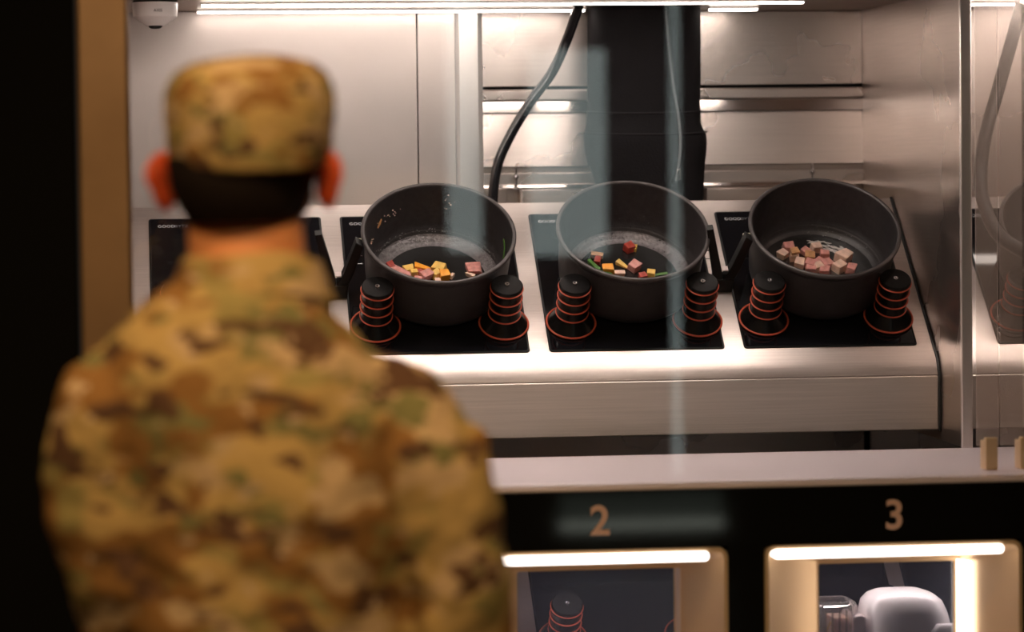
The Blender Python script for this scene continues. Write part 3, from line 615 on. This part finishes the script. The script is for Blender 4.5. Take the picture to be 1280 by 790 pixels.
MB().tube(spline([(-.020, -.034, .02), (-.016, -.034, .06), (-.012, -.034, .10), (-.018, -.034, .12), (-.010, -.034, .14)], 5), .0018, 8).build('yellow_clip', 'yellow', bx)
# shelf of the lower bay and an added lamp that lights it
tag(MB().box((.02, 5.30, .66), (2.0, 5.52, .6695)).build('lower_shelf', 'deck', bevel=.001), 'steel shelf of the lower bay under the white machine', 'shelf')
MB().box((.0, .0, .0), (.001, .001, .001))
for o_ in (wm,): pass
e = empty('strip_light', T_(.1, 5.40, .9985), 'added unseen strip light on the roof of the lower bay, behind the fascia', 'light')
MB().box((0, -.012, -.004), (1.8, .012, 0)).build('housing', 'trim', e); MB().box((.002, -.010, -.008), (1.798, .010, -.004)).build('diffuser', 'ledl', e)

MB().box((-.03, -.04, -.03), (.03, .04, 0)).build('foot', 'clear', bx, .002)
# ================================================================= SOLDIER
def remesh(mb, name, mat, parent, voxel, smooth=6, disp=None, strength=.006, size=.09):
    tmp = bpy.data.objects.new('tmp', mb.mesh('tmp', mat)); COL.objects.link(tmp)
    r = tmp.modifiers.new('r', 'REMESH'); r.mode = 'VOXEL'; r.voxel_size = voxel; r.use_smooth_shade = True
    s_ = tmp.modifiers.new('s', 'SMOOTH'); s_.iterations = smooth; s_.factor = .6
    if disp:
        for k, (ty, st_, sz) in enumerate(disp):
            tx = bpy.data.textures.new('wrinkle', ty); tx.noise_scale = sz
            if ty == 'CLOUDS': tx.noise_depth = 3
            d = tmp.modifiers.new('d', 'DISPLACE'); d.texture = tx; d.strength = st_; d.mid_level = .5; d.texture_coords = 'LOCAL'
    dg = bpy.context.evaluated_depsgraph_get(); dg.update()
    me = bpy.data.meshes.new_from_object(tmp.evaluated_get(dg)); me.name = name
    bpy.data.objects.remove(tmp)
    for p in me.polygons: p.use_smooth = True
    me.materials.clear(); me.materials.append(M[mat])
    o = bpy.data.objects.new(name, me); COL.objects.link(o); o.parent = parent; return o
SX, SY = .14, 3.62
sol = empty('person', T_(SX, SY, 0), 'person in camouflage uniform and cap seen from behind, watching the pots', 'person')
def EL(cx, cy, z, hx, hy, n=36, e=.9, sh=0):
    return [(cx + hx * math.copysign(abs(math.cos(t)) ** e, math.cos(t)), cy + hy * math.copysign(abs(math.sin(t)) ** e, math.sin(t)), z + sh * math.sin(t)) for t in [2 * PI * k / n for k in range(n)]]
HM = T_(-.010, .02, 1.62) @ Matrix.Rotation(-.20, 4, 'Z')     # head frame: +y is the face
def hd(pts_): return [HM @ Vector(p) for p in pts_]
body = MB()
# head
head = [(-.115, .012, .030, .035, .040), (-.105, .015, .045, .042, .048), (-.085, .012, .055, .060, .066), (-.055, .006, .064, .078, .078), (-.02, .0, .070, .092, .090), (.015, .0, .076, .095, .096), (.05, -.002, .077, .096, .098), (.08, -.004, .070, .088, .092), (.105, -.006, .050, .068, .074), (.12, -.006, .02, .03, .03)]
body.loft([hd(EL(0, a + .01, z, hx, (hy + hy2) / 2, 32, .95)) for z, a, hx, hy, hy2 in head])
body.tube(hd([(0, .092, .03), (0, .108, -.005), (0, .118, -.022)]), [.008, .011, .014], 12, True)    # nose
body.tube(hd([(-.028, .088, .030), (0, .098, .034), (.028, .088, .030)]), .009, 10, True)             # brow
body.tube(hd([(-.022, .090, -.055), (0, .101, -.056), (.022, .090, -.055)]), .008, 10, True)         # lips
body.tube(hd([(0, .082, -.095), (0, .088, -.100)]), .018, 12, True)                                  # chin
for s_ in (-1, 1): body.tube(hd([(s_ * .045, .066, -.02), (s_ * .05, .05, -.03)]), .022, 12, True)   # cheeks
# neck, trunk
body.tube([(-.012, .015, 1.585), (-.010, .005, 1.53), (-.008, -.005, 1.47), (0, 0, 1.42)], [.064, .065, .070, .085], 28)
trunk = [(1.45, .07, .06), (1.41, .10, .08), (1.36, .140, .100), (1.28, .160, .115), (1.18, .150, .11), (1.08, .142, .10), (.98, .152, .105), (.90, .160, .11), (.84, .155, .10)]
body.loft([EL(0, 0, z, a, b) for z, a, b in trunk])
arms = {-1: [(-.150, 0, 1.345), (-.178, .0, 1.25), (-.160, .02, 1.11), (-.10, .16, 1.06), (-.035, .265, 1.04)], 1: [(.135, .0, 1.320), (.190, -.01, 1.25), (.205, .0, 1.10), (.15, .15, 1.05), (.06, .265, 1.02)]}
for s_, p in arms.items(): body.tube(p, [.055, .048, .042, .034, .026], 18, True)
for s_ in (-1, 1):
    body.tube([(s_ * .085, 0, .88), (s_ * .095, .01, .52), (s_ * .10, -.005, .30), (s_ * .105, -.01, .09)], [.085, .058, .052, .038], 20, True)
    # hand: palm, four fingers, thumb; left one holds the right wrist
    w0 = Vector(arms[s_][-1]); dx = Vector((-s_ * .75, .45, -.35)).normalized(); sd = Vector((0, -.45, -.85)).normalized()
    side = dx.cross(sd).normalized()
    for q in range(4): body.tube([w0 + sd * (q - 1.5) * .010, w0 + dx * .075 + sd * (q - 1.5) * .019], [.013, .012], 10, True)
    for q, ln in enumerate((.070, .078, .073, .058)):
        b0 = w0 + dx * .082 + sd * (q - 1.5) * .021; b1 = b0 + dx * ln * .42 + side * s_ * .006; b2 = b1 + dx * ln * .25 + side * s_ * .018; b3 = b2 + dx * ln * .08 + side * s_ * .020
        body.tube([b0, b1, b2, b3], [.0085, .008, .0075, .0065], 10, True)
    t0 = w0 + dx * .02 - sd * .022; body.tube([t0, t0 + dx * .03 - sd * .022, t0 + dx * .058 - sd * .028], [.012, .010, .008], 10, True)
    body.tube([(s_ * .105, -.03, .05), (s_ * .115, .14, .035)], [.042, .038], 14, True)
bo = remesh(body, 'body', 'skin', sol, .0052, 3)
# ears
for s_ in (-1, 1):
    er = MB(); c = Vector((s_ * (.080 if s_ < 0 else .086), -.005, -.012)); ring = []
    out_ = []
    for k in range(22):
        t = 2 * PI * k / 22; ry = .019 + .004 * math.sin(t); out_.append((math.cos(t) * ry * (1 if math.sin(t) > 0 else .8), math.sin(t) * .034))
    def ER(off, sc): return [HM @ (c + Vector((s_ * (off + max(0, -a) * 0.85), a * sc - .004, b * sc))) for a, b in out_]
    er.loft([ER(-.006, .55), ER(.004, .95), ER(.010, 1.0), ER(.012, .92), ER(.008, .72), ER(.004, .35)])
    er.build('ear', 'ear', sol, sharp=80)
    MB().lathe([(.0001, -.011)] + [(.011 * math.cos(a), .011 * math.sin(a)) for a in [(-.4 + .1 * k) * PI for k in range(9)]] + [(.0001, .011)], 18, c=HM @ Vector((s_ * .030, .078, .018))).build('eye', 'eye', sol, sharp=80)
MB().tube(hd([(-.020, .0975, -.057), (0, .107, -.057), (.020, .0975, -.057)]), .0045, 10, True).build('mouth', 'lip', sol, sharp=80)
# hair: shell at the back and sides under the cap
hr = MB()
hr.loft([hd(EL(0, -.020, z, hx, hy, 40, .95)) for z, hx, hy in ((-.060, .058, .070), (-.044, .070, .081), (-.020, .079, .092), (0, .083, .096), (.015, .083, .096))])
hr.build('hair', 'hair', sol, sharp=80)
# cap
cpm = MB()
def CR(z, x0, x1, y0_, y1_, sh=0, e=.82): return [Vector(((x0 + x1) / 2, (y0_ + y1_) / 2, 1.629 + z)) + Vector((math.copysign(abs(math.cos(t)) ** e, math.cos(t)) * (x1 - x0) / 2, math.copysign(abs(math.sin(t)) ** e, math.sin(t)) * (y1_ - y0_) / 2, sh * math.sin(t))) for t in [2 * PI * k / 48 for k in range(48)]]
o_ = -.004
capr = [(-.002, -.086, .082, -.085, .115, .010), (.004, -.089, .086, -.090, .12, .010), (.010, -.091, .088, -.092, .12, .009), (.026, -.0935, .0915, -.096, .122, .006), (.052, -.096, .0955, -.100, .124, .0), (.074, -.0955, .0955, -.098, .122, -.003), (.088, -.091, .091, -.093, .115, -.004), (.099, -.083, .085, -.084, .100, -.004), (.108, -.068, .073, -.068, .082, -.003), (.114, -.046, .056, -.050, .060, 0), (.118, -.014, .034, -.02, .03, 0)]
cpm.loft([CR(z, a + o_, b + o_, c - .012, d + .015, sh) for z, a, b, c, d, sh in capr])
cap = cpm.build('cap', 'camocap', sol, sharp=60)
cap.location = (0, 0, 0)
bnd = MB(); bnd.loft([CR(z, a + o_, b + o_, c - .012, d + .015, .009) for z, a, b, c, d in ((.0, -.0885, .0855, -.0895, .119), (.022, -.0945, .0925, -.0965, .1235), (.026, -.0945, .0925, -.0965, .1235), (.026, -.090, .088, -.092, .119))], False)
bnd.build('cap_band', 'camocap', cap, sharp=60)
vis = MB(); top = []; botm = []
vp = [(-.075, .075), (-.07, .12), (-.045, .165), (0, .185), (.045, .165), (.07, .12), (.075, .075)]
vis.prism(vp, .0, .004, lambda a, b, z: HM @ Vector((a, b + .02, z + .020 - (a * a) * 4 - (b - .075) * .25)))
vis.build('cap_visor', 'camocap', cap)
# jacket
jk = MB()
ring_j = [(1.500, -.006, .006, .074, .074), (1.492, -.006, .002, .082, .080), (1.480, -.018, -.004, .090, .088), (1.462, -.026, -.006, .108, .096), (1.435, -.028, -.004, .136, .106), (1.40, -.014, .0, .168, .117), (1.34, .0, .002, .182, .128), (1.26, .003, .004, .166, .130), (1.18, .006, .006, .158, .128), (1.10, .006, .006, .156, .126), (1.00, .003, .006, .165, .130), (.90, 0, .004, .178, .135), (.82, 0, .004, .184, .138), (.80, 0, .004, .180, .134)]
jk.loft([EL(cx, cy, z, a, b, 44, .88) for z, cx, cy, a, b in ring_j])
jk.tube([(-.155, -.002, 1.352), (-.172, -.004, 1.30), (-.172, -.002, 1.24), (-.152, .005, 1.17), (-.140, .02, 1.11), (-.12, .10, 1.07), (-.055, .235, 1.045)], [.076, .072, .066, .062, .060, .052, .040], 26, True)
jk.tube([(.145, -.006, 1.335), (.176, -.014, 1.285), (.203, -.018, 1.23), (.218, -.016, 1.16), (.226, -.01, 1.10), (.18, .10, 1.06), (.09, .235, 1.03)], [.078, .074, .069, .066, .063, .054, .040], 26, True)
# sleeve pocket bulges
jk.box((.215, -.05, 1.215), (.252, .05, 1.325))
jko = remesh(jk, 'jacket', 'camo', sol, .0075, 10, [('CLOUDS', .026, .13), ('CLOUDS', .010, .045)])
# collar as a separate fold
cl = MB(); crs = [(1.470, .096, .096), (1.490, .088, .090), (1.510, .081, .083), (1.517, .078, .080), (1.512, .075, .076), (1.47, .078, .076)]
cl.loft([[(x - .006, y + .006 + .0, z + .012 * math.sin(4 * t_) * .2 - .012 * (y / .08)) for (x, y, _), t_ in zip(EL(0, 0, z, a, b, 44, .95), [2 * PI * k / 44 for k in range(44)])] for z, a, b in crs], False)
cl.build('collar', 'camo', jko, sharp=80)
MB().box((-.006, -.056, -.014), (.007, .056, .014)).build('pocket_flap', 'camo', jko, .003, mx=T_(SX + .243, SY, 1.325) @ Matrix.Rotation(-.45, 4, 'Y'))
tr = MB(); tr.loft([EL(0, 0, z, a, b, 40) for z, a, b in ((.88, .172, .122), (.82, .178, .125), (.76, .176, .12))])
for s_ in (-1, 1): tr.tube([(s_ * .088, 0, .80), (s_ * .098, .01, .52), (s_ * .102, -.004, .32), (s_ * .105, -.012, .18)], [.098, .080, .074, .066], 26, True)
tro = remesh(tr, 'trousers', 'camo', sol, .010, 8, [('CLOUDS', .02, .10)])
for s_ in (-1, 1):
    b_ = MB(); b_.loft([EL(s_ * .105, y, z, hx, hy, 24) for z, y, hx, hy in ((.022, .035, .050, .135), (.05, .033, .052, .135), (.075, .022, .050, .118), (.10, -.005, .048, .080), (.15, -.020, .047, .058), (.24, -.012, .052, .060))]); b_.build('boot', 'boot', sol, sharp=60)
    b_ = MB(); b_.loft([EL(s_ * .105, .035, z, .054, .140, 24) for z in (.0, .0215)]); b_.build('boot_sole', 'sole', sol)
